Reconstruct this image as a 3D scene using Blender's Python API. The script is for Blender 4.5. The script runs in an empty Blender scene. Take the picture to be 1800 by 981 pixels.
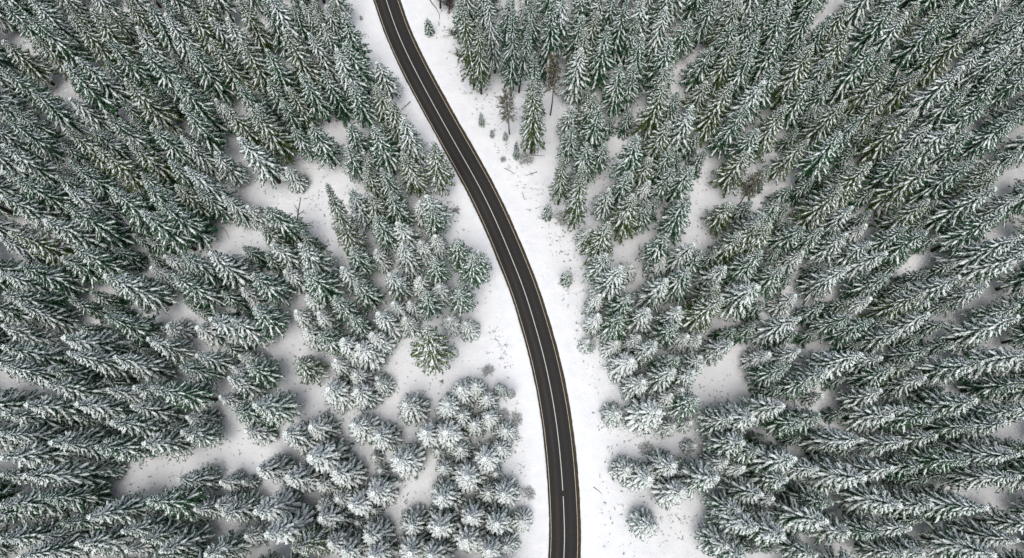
import bpy, math, random
import numpy as np

# ------------------------------------------------------------------ camera, sky, sun, exposure
scene = bpy.context.scene
COL = scene.collection
rad = math.radians

CAM_H = 140.0            # metres above the road
FOCAL = 1200.0           # focal length in pixels of the 1800 px wide photograph (24 mm on 36 mm)
TILT = math.atan(325.0 / FOCAL)

cam_data = bpy.data.cameras.new("camera")
cam_data.lens = 24.0
cam_data.sensor_width = 36.0
cam_data.clip_start = 1.0
cam_data.clip_end = 6000.0
cam = bpy.data.objects.new("camera", cam_data)
cam.location = (0, 0, CAM_H)
cam.rotation_euler = (TILT, 0, 0)
COL.objects.link(cam)
scene.camera = cam

SUN_ELEV, SUN_ROT = rad(70), rad(190)
world = bpy.data.worlds.new("World")
scene.world = world
world.use_nodes = True
wn, wl = world.node_tree.nodes, world.node_tree.links
wn.clear()
w_out = wn.new("ShaderNodeOutputWorld")
w_bg = wn.new("ShaderNodeBackground")
w_hs = wn.new("ShaderNodeHueSaturation")
w_sky = wn.new("ShaderNodeTexSky")
w_sky.sky_type = 'NISHITA'
w_sky.sun_disc = False
w_sky.sun_elevation = SUN_ELEV
w_sky.sun_rotation = SUN_ROT
w_sky.dust_density = 3.0
w_hs.inputs["Saturation"].default_value = 0.5      # a pale overcast sky
w_bg.inputs["Strength"].default_value = 0.14
wl.new(w_sky.outputs[0], w_hs.inputs["Color"])
wl.new(w_hs.outputs[0], w_bg.inputs["Color"])
wl.new(w_bg.outputs[0], w_out.inputs["Surface"])

sun_data = bpy.data.lights.new("sun", 'SUN')
sun_data.energy = 1.1
sun_data.angle = rad(34)
sun_data.color = (1.0, 0.965, 0.91)
sun = bpy.data.objects.new("sun", sun_data)
sx = math.sin(SUN_ROT) * math.cos(SUN_ELEV); sy = math.cos(SUN_ROT) * math.cos(SUN_ELEV)
from mathutils import Vector, Euler, Matrix
sun.rotation_euler = Vector((-sx, -sy, -math.sin(SUN_ELEV))).to_track_quat('-Z', 'Y').to_euler()
sun.location = (0, 0, 200)
COL.objects.link(sun)

vs = scene.view_settings
vs.view_transform = 'Standard'
vs.look = 'None'
vs.gamma = 1.0
vs.exposure = 0.30
vs.use_curve_mapping = False
scene.cycles.max_bounces = 4
scene.cycles.diffuse_bounces = 3
scene.cycles.use_adaptive_sampling = True
scene.cycles.adaptive_threshold = 0.02
scene.cycles.glossy_bounces = 1

# ------------------------------------------------------------------ helpers
RT = np.array(Euler((TILT, 0, 0)).to_matrix())

def ray(px, py):
    return RT @ np.array([(px - 900.0) / FOCAL, (490.5 - py) / FOCAL, -1.0])

def at(px, py, z=0.0):
    """where the line of sight through a photograph pixel meets the height z"""
    d = ray(px, py)
    t = (z - CAM_H) / d[2]
    return np.array([d[0] * t, d[1] * t, z])

def project(p):
    q = RT.T @ (np.asarray(p, float) - np.array([0, 0, CAM_H]))
    return 900 + FOCAL * q[0] / -q[2], 490.5 - FOCAL * q[1] / -q[2]

def in_poly(x, y, poly):
    c = False
    j = len(poly) - 1
    for i in range(len(poly)):
        xi, yi = poly[i]; xj, yj = poly[j]
        if (yi > y) != (yj > y) and x < (xj - xi) * (y - yi) / (yj - yi) + xi:
            c = not c
        j = i
    return c

def tag(o, label=None, category=None, group=None, kind=None):
    if label: o["label"] = label
    if category: o["category"] = category
    if group: o["group"] = group
    if kind: o["kind"] = kind
    return o

class Soup:
    """a pile of quads and triangles that becomes one mesh"""
    def __init__(self):
        self.q, self.t = [], []
    def quads(self, a):
        a = np.asarray(a, np.float32)
        if a.size: self.q.append(a.reshape(-1, 4, 3))
    def tris(self, a):
        a = np.asarray(a, np.float32)
        if a.size: self.t.append(a.reshape(-1, 3, 3))
    def tube(self, pts, radii, n=6):
        pts = np.asarray(pts, float)
        rings = []
        for i, p in enumerate(pts):
            d = pts[min(i + 1, len(pts) - 1)] - pts[max(i - 1, 0)]
            d = d / (np.linalg.norm(d) + 1e-9)
            u = np.cross(d, [0.31, 0.2, 0.93]); 
            if np.linalg.norm(u) < 1e-3: u = np.cross(d, [1, 0, 0])
            u /= np.linalg.norm(u); v = np.cross(d, u)
            a = np.linspace(0, 2 * math.pi, n, endpoint=False)
            rings.append(p + radii[i] * (np.cos(a)[:, None] * u + np.sin(a)[:, None] * v))
        for r0, r1 in zip(rings[:-1], rings[1:]):
            self.quads(np.stack([r0, np.roll(r0, -1, 0), np.roll(r1, -1, 0), r1], 1))
        c = rings[-1].mean(0)
        self.tris(np.stack([rings[-1], np.roll(rings[-1], -1, 0), np.repeat(c[None], n, 0)], 1))
    def mesh(self, name, mat):
        q = np.concatenate(self.q) if self.q else np.zeros((0, 4, 3), np.float32)
        t = np.concatenate(self.t) if self.t else np.zeros((0, 3, 3), np.float32)
        v = np.concatenate([q.reshape(-1, 3), t.reshape(-1, 3)])
        me = bpy.data.meshes.new(name)
        me.vertices.add(len(v)); me.vertices.foreach_set("co", v.ravel())
        nl = len(q) * 4 + len(t) * 3
        me.loops.add(nl); me.loops.foreach_set("vertex_index", np.arange(nl, dtype=np.int32))
        me.polygons.add(len(q) + len(t))
        st = np.concatenate([np.arange(len(q)) * 4, len(q) * 4 + np.arange(len(t)) * 3]).astype(np.int32)
        me.polygons.foreach_set("loop_start", st)
        me.update(calc_edges=True)
        me.materials.append(mat)
        return me

def link(name, me, parent=None):
    o = bpy.data.objects.new(name, me)
    COL.objects.link(o)
    if parent: o.parent = parent
    return o

# ------------------------------------------------------------------ materials
def material(name, color, rough=0.9, noise=None, spec=0.3):
    """noise: (scale, second colour, detail, lo, hi)"""
    m = bpy.data.materials.new(name); m.use_nodes = True
    n, l = m.node_tree.nodes, m.node_tree.links
    b = n["Principled BSDF"]
    b.inputs["Base Color"].default_value = (*color, 1)
    b.inputs["Roughness"].default_value = rough
    b.inputs["Specular IOR Level"].default_value = spec
    if noise:
        sc_, c2, det, lo, hi = noise
        tc = n.new("ShaderNodeTexCoord"); nz = n.new("ShaderNodeTexNoise")
        nz.inputs["Scale"].default_value = sc_; nz.inputs["Detail"].default_value = det
        rp = n.new("ShaderNodeValToRGB")
        rp.color_ramp.elements[0].position = lo; rp.color_ramp.elements[0].color = (*color, 1)
        rp.color_ramp.elements[1].position = hi; rp.color_ramp.elements[1].color = (*c2, 1)
        l.new(tc.outputs["Object"], nz.inputs["Vector"]); l.new(nz.outputs["Fac"], rp.inputs["Fac"])
        l.new(rp.outputs["Color"], b.inputs["Base Color"])
    return m

def needle_material(name, c1, c2, c3):
    """needles: colour wanders through the crown and from tree to tree"""
    m = material(name, c1, 0.75, spec=0.25)
    n, l = m.node_tree.nodes, m.node_tree.links
    b = n["Principled BSDF"]
    tc = n.new("ShaderNodeTexCoord"); nz = n.new("ShaderNodeTexNoise")
    nz.inputs["Scale"].default_value = 1.3; nz.inputs["Detail"].default_value = 3
    oi = n.new("ShaderNodeObjectInfo")
    mx = n.new("ShaderNodeMix"); mx.data_type = 'RGBA'
    mx.inputs[6].default_value = (*c1, 1); mx.inputs[7].default_value = (*c2, 1)
    m2 = n.new("ShaderNodeMix"); m2.data_type = 'RGBA'
    m2.inputs[7].default_value = (*c3, 1)
    mul = n.new("ShaderNodeMath"); mul.operation = 'MULTIPLY'; mul.inputs[1].default_value = 0.55
    l.new(tc.outputs["Object"], nz.inputs["Vector"])
    l.new(nz.outputs["Fac"], mx.inputs[0])
    l.new(oi.outputs["Random"], mul.inputs[0]); l.new(mul.outputs[0], m2.inputs[0])
    l.new(mx.outputs[2], m2.inputs[6]); l.new(m2.outputs[2], b.inputs["Base Color"])
    return m

M_NEEDLE = needle_material("spruce_needles", (0.016, 0.072, 0.030), (0.046, 0.135, 0.046), (0.020, 0.088, 0.046))
M_OLIVE = needle_material("olive_spruce_needles", (0.042, 0.080, 0.018), (0.095, 0.140, 0.032), (0.055, 0.100, 0.030))
M_TSNOW = material("branch_snow", (0.84, 0.90, 0.875), 0.85, (2.0, (0.92, 0.945, 0.94), 3, 0.35, 0.65))
M_BARK = material("spruce_bark", (0.030, 0.024, 0.019), 0.95, (2.5, (0.070, 0.055, 0.042), 4, 0.35, 0.7))
M_LARCH = material("larch_twigs", (0.135, 0.115, 0.072), 0.9, (1.0, (0.085, 0.080, 0.045), 3, 0.35, 0.65))
M_TWIG = material("bare_twigs", (0.075, 0.060, 0.050), 0.95, (3, (0.13, 0.105, 0.085), 3, 0.4, 0.7))
M_WEED = material("dry_weeds", (0.060, 0.050, 0.038), 0.95, (0.6, (0.15, 0.125, 0.085), 3, 0.4, 0.7))

def snow_ground_material():
    m = material("ground_snow", (0.88, 0.89, 0.905), 0.8, spec=0.35)
    n, l = m.node_tree.nodes, m.node_tree.links
    b = n["Principled BSDF"]
    tc = n.new("ShaderNodeTexCoord")
    n1 = n.new("ShaderNodeTexNoise"); n1.inputs["Scale"].default_value = 0.35; n1.inputs["Detail"].default_value = 6
    n2 = n.new("ShaderNodeTexNoise"); n2.inputs["Scale"].default_value = 2.6; n2.inputs["Detail"].default_value = 5
    rp = n.new("ShaderNodeValToRGB")
    rp.color_ramp.elements[0].position = 0.3; rp.color_ramp.elements[0].color = (0.84, 0.855, 0.88, 1)
    rp.color_ramp.elements[1].position = 0.7; rp.color_ramp.elements[1].color = (0.91, 0.915, 0.925, 1)
    ad = n.new("ShaderNodeMath"); ad.operation = 'MULTIPLY_ADD'; ad.inputs[1].default_value = 0.25
    bp = n.new("ShaderNodeBump"); bp.inputs["Strength"].default_value = 0.8; bp.inputs["Distance"].default_value = 0.5
    l.new(tc.outputs["Object"], n1.inputs["Vector"]); l.new(tc.outputs["Object"], n2.inputs["Vector"])
    l.new(n1.outputs["Fac"], rp.inputs["Fac"]); l.new(rp.outputs["Color"], b.inputs["Base Color"])
    l.new(n2.outputs["Fac"], ad.inputs[0]); l.new(n1.outputs["Fac"], ad.inputs[2])
    l.new(ad.outputs[0], bp.inputs["Height"]); l.new(bp.outputs[0], b.inputs["Normal"])
    return m
M_SNOW = snow_ground_material()

def asphalt_material():
    m = material("asphalt", (0.045, 0.043, 0.042), 0.85, spec=0.3)
    n, l = m.node_tree.nodes, m.node_tree.links
    b = n["Principled BSDF"]
    tc = n.new("ShaderNodeTexCoord")
    ac = n.new("ShaderNodeAttribute"); ac.attribute_name = "across"
    al = n.new("ShaderNodeAttribute"); al.attribute_name = "along"
    def math_(op, a, b2):
        k = n.new("ShaderNodeMath"); k.operation = op
        for i, v in enumerate((a, b2)):
            if v is None: continue
            if isinstance(v, (int, float)): k.inputs[i].default_value = v
            else: l.new(v, k.inputs[i])
        return k.outputs[0]
    # worn, dusty strips between the wheel tracks
    def strip(c, w):
        d = math_('ABSOLUTE', math_('SUBTRACT', ac.outputs["Fac"], c), None)
        return math_('MAXIMUM', math_('SUBTRACT', 1.0, math_('DIVIDE', d, w)), 0.0)
    nz = n.new("ShaderNodeTexNoise"); nz.inputs["Scale"].default_value = 1.0; nz.inputs["Detail"].default_value = 3
    cv = n.new("ShaderNodeCombineXYZ")
    l.new(math_('MULTIPLY', al.outputs["Fac"], 0.07), cv.inputs[0]); l.new(math_('MULTIPLY', ac.outputs["Fac"], 0.8), cv.inputs[1])
    l.new(cv.outputs[0], nz.inputs["Vector"])
    s = math_('ADD', math_('MULTIPLY', strip(-1.25, 0.55), 1.0), math_('MULTIPLY', strip(1.25, 0.6), 0.45))
    s = math_('MULTIPLY', s, math_('MULTIPLY', nz.outputs["Fac"], 1.2))
    mx = n.new("ShaderNodeMix"); mx.data_type = 'RGBA'
    mx.inputs[6].default_value = (0.027, 0.026, 0.026, 1); mx.inputs[7].default_value = (0.062, 0.050, 0.040, 1)
    l.new(s, mx.inputs[0])
    n2 = n.new("ShaderNodeTexNoise"); n2.inputs["Scale"].default_value = 1.7; n2.inputs["Detail"].default_value = 8
    n2.inputs["Roughness"].default_value = 0.75
    l.new(tc.outputs["Object"], n2.inputs["Vector"])
    m2 = n.new("ShaderNodeMix"); m2.data_type = 'RGBA'; m2.blend_type = 'MULTIPLY'; m2.inputs[0].default_value = 1.0
    rp = n.new("ShaderNodeValToRGB")
    rp.color_ramp.elements[0].position = 0.3; rp.color_ramp.elements[0].color = (0.78, 0.77, 0.76, 1)
    rp.color_ramp.elements[1].position = 0.7; rp.color_ramp.elements[1].color = (1.2, 1.19, 1.18, 1)
    l.new(n2.outputs["Fac"], rp.inputs["Fac"]); l.new(rp.outputs["Color"], m2.inputs[7]); l.new(mx.outputs[2], m2.inputs[6])
    l.new(m2.outputs[2], b.inputs["Base Color"])
    return m
M_ROAD = asphalt_material()
M_WHITE = material("white_road_paint", (0.62, 0.61, 0.58), 0.7, (1.5, (0.52, 0.50, 0.47), 5, 0.45, 0.8))
M_CREAM = material("yellowed_road_paint", (0.62, 0.53, 0.40), 0.7, (1.5, (0.38, 0.32, 0.23), 5, 0.4, 0.75))
M_VERGE = material("dead_grass_verge", (0.072, 0.058, 0.034), 0.95, (1.8, (0.034, 0.028, 0.018), 6, 0.35, 0.7))

# ------------------------------------------------------------------ road line
ROAD_PX = [(679, 0), (691.4, 37.8), (707, 77), (725, 114), (735.5, 135), (771.4, 201.4), (806, 263), (842.8, 328.5),
           (872, 389), (897.8, 450), (921.5, 510), (940, 570), (956.7, 630), (970, 693), (978.4, 745), (985, 803),
           (989.5, 863), (992, 926.7), (991.2, 981)]
ctrl = [at(x, y)[:2] for x, y in ROAD_PX]
d0 = ctrl[0] - ctrl[1]; d0 /= np.linalg.norm(d0)
d1 = ctrl[-1] - ctrl[-2]; d1 /= np.linalg.norm(d1)
ctrl = [ctrl[0] + d0 * k + np.array([-0.0008, 0]) * k * k for k in (90, 60, 30)] + ctrl + \
       [ctrl[-1] + d1 * k + np.array([-0.002, 0]) * k * k for k in (30, 60, 90)]
ctrl = np.array(ctrl)
def spline(c, step=0.5):
    out = []
    for i in range(len(c) - 1):
        p0, p1, p2, p3 = c[max(i - 1, 0)], c[i], c[i + 1], c[min(i + 2, len(c) - 1)]
        n = max(2, int(np.linalg.norm(p2 - p1) / step))
        for k in range(n):
            t = k / n
            out.append(0.5 * ((2 * p1) + (-p0 + p2) * t + (2 * p0 - 5 * p1 + 4 * p2 - p3) * t * t + (-p0 + 3 * p1 - 3 * p2 + p3) * t ** 3))
    out.append(c[-1])
    return np.array(out)
ROAD = spline(ctrl)
for _ in range(60):      # iron out the measuring noise
    ROAD[1:-1] = 0.5 * ROAD[1:-1] + 0.25 * (ROAD[:-2] + ROAD[2:])
tan = np.gradient(ROAD, axis=0); tan /= np.linalg.norm(tan, axis=1)[:, None]
NRM = np.stack([-tan[:, 1], tan[:, 0]], 1)          # towards the east side when walking south
if NRM[len(NRM) // 2, 0] < 0: NRM = -NRM
ALONG = np.concatenate([[0], np.cumsum(np.linalg.norm(np.diff(ROAD, axis=0), axis=1))])

def road_dist(x, y):
    d = np.hypot(ROAD[:, 0] - x, ROAD[:, 1] - y)
    i = int(d.argmin())
    side = 1 if np.dot(np.array([x, y]) - ROAD[i], NRM[i]) > 0 else -1
    return d[i], side

def ground_z(x, y):
    return (0.35 * np.sin(x * 0.045 + 1.0) * np.cos(y * 0.05) + 0.14 * np.sin(x * 0.21 + y * 0.13) + 0.09 * np.cos(x * 0.37 - y * 0.29))

def strip(name, offs, zs, mat, parent=None, i0=0, i1=None, jitter=None):
    """a ribbon along the road: offs[k] metres from the middle line, heights zs[k]"""
    i1 = len(ROAD) if i1 is None else i1
    rows = []
    for k, o in enumerate(offs):
        oo = np.full(i1 - i0, o, float)
        if jitter is not None and jitter[k] is not None: oo = oo + jitter[k][i0:i1]
        p = ROAD[i0:i1] + NRM[i0:i1] * oo[:, None]
        z = zs[k][i0:i1] if isinstance(zs[k], np.ndarray) else np.full(i1 - i0, zs[k])
        rows.append(np.concatenate([p, z[:, None]], 1))
    v = np.stack(rows, 1)                       # along, across, 3
    n, m = v.shape[:2]
    idx = np.arange(n * m).reshape(n, m)
    f = np.stack([idx[:-1, :-1], idx[:-1, 1:], idx[1:, 1:], idx[1:, :-1]], -1).reshape(-1, 4)
    me = bpy.data.meshes.new(name)
    me.from_pydata(v.reshape(-1, 3).tolist(), [], f.tolist())
    a = me.attributes.new("across", 'FLOAT', 'POINT'); a.data.foreach_set("value", np.tile(np.array(offs, np.float32), n))
    a = me.attributes.new("along", 'FLOAT', 'POINT'); a.data.foreach_set("value", np.repeat(ALONG[i0:i1].astype(np.float32), m))
    me.polygons.foreach_set("use_smooth", np.ones(len(me.polygons), bool))
    me.materials.append(mat); me.update()
    if len(me.polygons) and me.polygons[0].normal.z < 0: me.flip_normals()
    return link(name, me, parent)

rs = np.random.RandomState(4)
def rough_line(n, amp, *spans):
    """noise along the road with the given wavelengths in samples"""
    out = np.zeros(n)
    for s in spans:
        k = rs.randn(n // s + 3)
        out += np.interp(np.arange(n) / s, np.arange(len(k)), k) / len(spans)
    return out * amp
NR = len(ROAD)

# ground
def build_ground():
    xs = np.concatenate([[-2500, -1200, -600, -320], np.arange(-210, 211, 1.5), [320, 600, 1200, 2500]])
    ys = np.concatenate([[-2500, -1200, -600, -300, -160], np.arange(-90, 211, 1.5), [320, 600, 1200, 2500]])
    X, Y = np.meshgrid(xs, ys)
    Z = ground_z(X, Y)
    d = np.full(X.shape, 1e9)
    near = (np.abs(X) < 215) & (np.abs(Y) < 215)
    pts = np.stack([X[near], Y[near]], 1)
    rr = ROAD[::3]
    dd = np.min(np.hypot(pts[:, None, 0] - rr[None, :, 0], pts[:, None, 1] - rr[None, :, 1]), axis=1)
    d[near] = dd
    w = np.clip((d - 9.0) / 8.0, 0, 1)
    Z = Z * w - 0.35 * np.clip(1 - (d - 4.4) / 2.2, 0, 1)
    v = np.stack([X, Y, Z], -1).reshape(-1, 3)
    n, m = X.shape
    idx = np.arange(n * m).reshape(n, m)
    f = np.stack([idx[:-1, :-1], idx[:-1, 1:], idx[1:, 1:], idx[1:, :-1]], -1).reshape(-1, 4)
    me = bpy.data.meshes.new("ground")
    me.from_pydata(v.tolist(), [], f.tolist())
    me.polygons.foreach_set("use_smooth", np.ones(len(me.polygons), bool))
    me.materials.append(M_SNOW); me.update()
    o = link("ground", me); o["kind"] = "structure"
build_ground()

def surf_z(x, y):
    """height of the snow surface at a place (sheet and banks together)"""
    d, _ = road_dist(x, y)
    w = min(max((d - 9.0) / 8.0, 0), 1)
    z = float(ground_z(x, y)) * w
    if d < 7.5: z = max(z, 0.0)
    return z

# snow banks pushed up along both sides, with a ragged inner rim
for side in (-1, 1):
    inner = 2.98 if side < 0 else 3.22
    jit_in = rough_line(NR, 0.035, 1, 3) + rough_line(NR, 0.07, 14, 40)
    j2 = rough_line(NR, 0.10, 6, 20)
    crest = 0.17 + rough_line(NR, 0.05, 5, 25)
    low = 0.10 + rough_line(NR, 0.03, 9, 30)
    offs = [inner, inner + 0.10, inner + 0.35, inner + 0.9, inner + 1.8, inner + 3.0, inner + 4.4, inner + 6.0]
    zs = [0.012, 0.075, crest, crest * 0.85 + 0.01, low * 0.9, low * 0.6, 0.02, -0.05]
    jj = [jit_in, jit_in, j2, j2, j2, None, None, None]
    b = strip("snow_bank", [o * side for o in offs], zs, M_SNOW, None, jitter=[None if j is None else j * side for j in jj])
    b["kind"] = "structure"

road = strip("road", [-2.74, -1.8, -0.9, 0, 0.9, 1.8, 2.74], [0.03, 0.045, 0.06, 0.07, 0.06, 0.045, 0.03], M_ROAD)
road["kind"] = "structure"
vj = rough_line(NR, 0.03, 2, 8)
for side in (-1, 1):
    v = strip("verge", [2.735 * side, 3.0 * side, 3.9 * side], [0.026, 0.022, -0.03], M_VERGE, None)
    v["kind"] = "structure"
    e = strip("edge_line", [2.51 * side, 2.61 * side], [0.0385, 0.0365], M_CREAM, road)
    e["label"] = "thin yellowed line along the edge of the asphalt"
# middle line: painted solid, with one break near the lower end
gap0 = at(989.5, 863)[:2]; gap1 = at(990.2, 874)[:2]
ia = int(np.hypot(*(ROAD - gap0).T).argmin()); ib = int(np.hypot(*(ROAD - gap1).T).argmin())
for i0, i1 in ((0, ia + 1), (ib, NR)):
    e = strip("middle_line", [-0.075, 0, 0.075], [0.0725, 0.0745, 0.0725], M_WHITE, road, i0, i1)
    e["label"] = "white line painted along the middle of the road"

# ------------------------------------------------------------------ spruce model
def build_spruce(seed, H, R, base_frac, spacing, nb, snow, needle_mat, droop=1.0, fan=0.8):
    """three meshes standing on z = 0: trunk, crown of needled boughs, snow lying on the boughs"""
    r = np.random.RandomState(seed)
    green, white, trunk = Soup(), Soup(), Soup()
    bend = r.randn(2) * 0.012 * H
    def axis(z):
        u = z / H
        return np.array([bend[0] * u * u, bend[1] * u * u, z])
    zs = np.linspace(0, H * 0.985, 12)
    tp = [axis(z) for z in zs]; tp[0][2] = -0.8
    rb = 0.0115 * H
    trunk.tube(tp, [max(rb * (1 - 0.97 * (z / H) ** 0.9), 0.012) for z in zs], 7)
    z_low = H * base_frac
    crown = H - z_low
    z = H - 0.35
    az0 = r.rand() * 6.28
    while z > z_low:
        t = (H - z) / crown
        prof = 0.05 + 0.95 * t ** (0.86 if H > 20 else 0.74)
        if t > 0.86: prof *= 1 - 0.34 * ((t - 0.86) / 0.14)
        n = max(4, int(round(nb * (0.72 + 0.36 * min(t * 2.2, 1)) + r.randn() * 0.3)))
        az0 += 2.4 + 0.3 * r.randn()
        lop = 1 + 0.14 * math.sin(z * 0.9 + seed)
        for k in range(n):
            L = R * prof * lop * (0.88 + 0.22 * r.rand())
            if r.rand() < 0.05: L *= 0.7
            if L < 0.18: L = 0.18
            az = az0 + 6.2832 * k / n + r.randn() * 0.09
            bough(r, green, white, axis(z + r.randn() * 0.07), az, L, t, snow * (0.65 + 0.6 * r.rand()) * (1.20 - 0.5 * t), droop, fan)
        z -= spacing * (0.34 + 0.84 * min(1, t * 1.7)) * (0.85 + 0.3 * r.rand())
    top = axis(H)
    green.tube([axis(H - 0.9), top], [0.07, 0.015], 4)
    white.tube([axis(H - 0.7) + [0.05, 0, 0], top + [0.02, 0, 0.03]], [0.06, 0.02], 4)
    # dead stubs below the crown
    for k in range(8):
        zz = z_low * (0.45 + 0.55 * r.rand()); a = r.rand() * 6.28; l = 0.5 + 0.9 * r.rand()
        p = axis(zz); trunk.tube([p, p + np.array([math.cos(a) * l, math.sin(a) * l, -0.1 * l])], [0.035, 0.012], 3)
    return (trunk.mesh("trunk", M_BARK), green.mesh("crown", needle_mat), white.mesh("snow", M_TSNOW))

def bough(r, green, white, root, az, L, t, snow, droop, fan):
    out = np.array([math.cos(az), math.sin(az), 0.0]); side = np.array([-out[1], out[0], 0.0]); up = np.array([0, 0, 1.0])
    pitch = 0.62 - 0.85 * min(1, t * 1.7) ** 0.8 + r.randn() * 0.04
    sag = (0.12 + 0.52 * min(1, t * 1.5)) * droop * (0.88 + 0.24 * r.rand())
    lift = 0.22 * min(1, t * 1.6)
    bendy = r.randn() * 0.06
    def P(s):
        s = np.asarray(s, float)[..., None]
        return root + out * (L * s * (1 - 0.06 * s)) + up * (L * (pitch * s - sag * s ** 2 + lift * s ** 3.2)) + side * (L * bendy * s * s)
    ns = max(4, int(3 + L * 1.6))
    s = np.linspace(0.04, 1, ns)
    p = P(s)
    w = (0.05 + 0.04 * min(L, 3)) * (1 - 0.7 * s)
    lw = p + side * w[:, None]; rw = p - side * w[:, None]
    lo = p - up * (0.24 * min(1, L))
    green.quads(np.stack([lw[:-1], lw[1:], lo[1:], lo[:-1]], 1)); green.quads(np.stack([lo[:-1], lo[1:], rw[1:], rw[:-1]], 1))
    # side twigs
    n = max(4, int(L / 0.145))
    ss = (np.arange(n) + r.rand(n) * 0.8) / n * 0.88 + 0.10
    ss = np.concatenate([ss, np.clip(ss + 0.04 * r.randn(n), 0.08, 0.99), [0.985]])
    sg = np.concatenate([np.ones(n), -np.ones(n), [0.0]])
    m = len(ss)
    b = P(ss)
    spread = fan * (0.16 + 0.125 * min(L, 3)) * (0.50 + 0.75 * np.sin(np.clip(ss, 0, 1) * 2.5)) * (0.7 + 0.6 * r.rand(m))
    ang = 0.85 - 0.30 * ss + r.randn(m) * 0.14
    slope = (P(ss + 0.01) - P(ss - 0.01)) / (0.02 * L)
    dirn = out * np.cos(ang)[:, None] + side * (np.sin(ang) * sg)[:, None]
    dirn[:, 2] = slope[:, 2] * np.cos(ang) - 0.25 - 0.45 * r.rand(m) * (0.3 + t)
    e = b + dirn * spread[:, None]
    perp = np.cross(dirn, up); perp /= np.linalg.norm(perp, axis=1)[:, None] + 1e-9
    mid = b + (e - b) * 0.5
    tw = (0.035 + 0.035 * r.rand(m)) * (0.7 + 0.3 * min(L, 2))
    dip = up * (0.05 + 0.10 * r.rand(m))[:, None]
    green.quads(np.stack([b, mid + perp * tw[:, None] - dip, e, mid - perp * tw[:, None] - dip * 0.4], 1))
    # hanging needle fringe, seen from the side
    k = max(3, int(L / 0.15)); sh = np.sort(r.rand(k)) * 0.9 + 0.08
    hb = P(sh) + side * (r.randn(k) * 0.15 * min(L, 2))[:, None] - up * 0.06
    hl = (0.35 + 0.50 * r.rand(k)) * min(1, 0.4 + 0.3 * L)
    ha = r.rand(k) * 6.28; hd = np.stack([np.cos(ha), np.sin(ha), np.zeros(k)], 1) * 0.13
    he = hb - up * hl[:, None] + out * (0.12 * r.rand(k))[:, None]
    green.quads(np.stack([hb - hd, hb + hd, he + hd * 0.5, he - hd * 0.5], 1))
    # snow ridge along the bough, lumpy, thinner towards the trunk and broken here and there
    a0 = 0.10 + 0.12 * r.rand()
    if snow > 0.25:
        s2 = np.linspace(a0, 0.99, ns + 2)
        q = P(s2)
        ww = (0.050 + 0.040 * min(L, 2.8)) * (0.5 + 0.6 * snow) * (0.75 + 0.5 * r.rand(ns + 2)) * np.clip(0.45 + 1.1 * s2, 0, 1.2) * np.sqrt(np.clip(1.12 - s2, 0, 1)) * 1.55
        if snow < 0.7: ww *= np.where(r.rand(ns + 2) < 0.35, 0.25, 1.0)
        hh = ww * 0.42 + 0.02
        ww[0] *= 0.4; hh[0] = 0.02; hh[-1] = 0.03
        A, B, T = q + side * ww[:, None] - up * 0.03, q - side * ww[:, None] - up * 0.03, q + up * hh[:, None]
        white.quads(np.stack([A[:-1], T[:-1], T[1:], A[1:]], 1)); white.quads(np.stack([T[:-1], B[:-1], B[1:], T[1:]], 1))
    # snow pads on the twigs
    keep = r.rand(m) < np.clip(-0.08 + 0.92 * snow, 0, 0.94) * np.clip(0.15 + 1.2 * ss, 0, 1)
    if keep.any():
        bb, ee, pp = b[keep], e[keep], perp[keep]
        c = len(bb)
        f0 = 0.02 + 0.15 * r.rand(c); f1 = 0.82 + 0.24 * r.rand(c)
        v0 = bb + (ee - bb) * f0[:, None] + up * 0.02; v1 = bb + (ee - bb) * f1[:, None] + up * 0.01
        wd = (0.5 + 0.5 * fan) * (0.034 + 0.040 * r.rand(c)) * (0.6 + 0.5 * snow) * (0.75 + 0.2 * min(L, 2))
        mm = v0 * 0.45 + v1 * 0.55
        T = mm + up * (0.015 + 0.45 * wd)[:, None]
        Lm, Rm = mm + pp * wd[:, None], mm - pp * wd[:, None]
        white.tris(np.stack([v0, T, Lm], 1)); white.tris(np.stack([Lm, T, v1], 1))
        white.tris(np.stack([v1, T, Rm], 1)); white.tris(np.stack([Rm, T, v0], 1))

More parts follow.
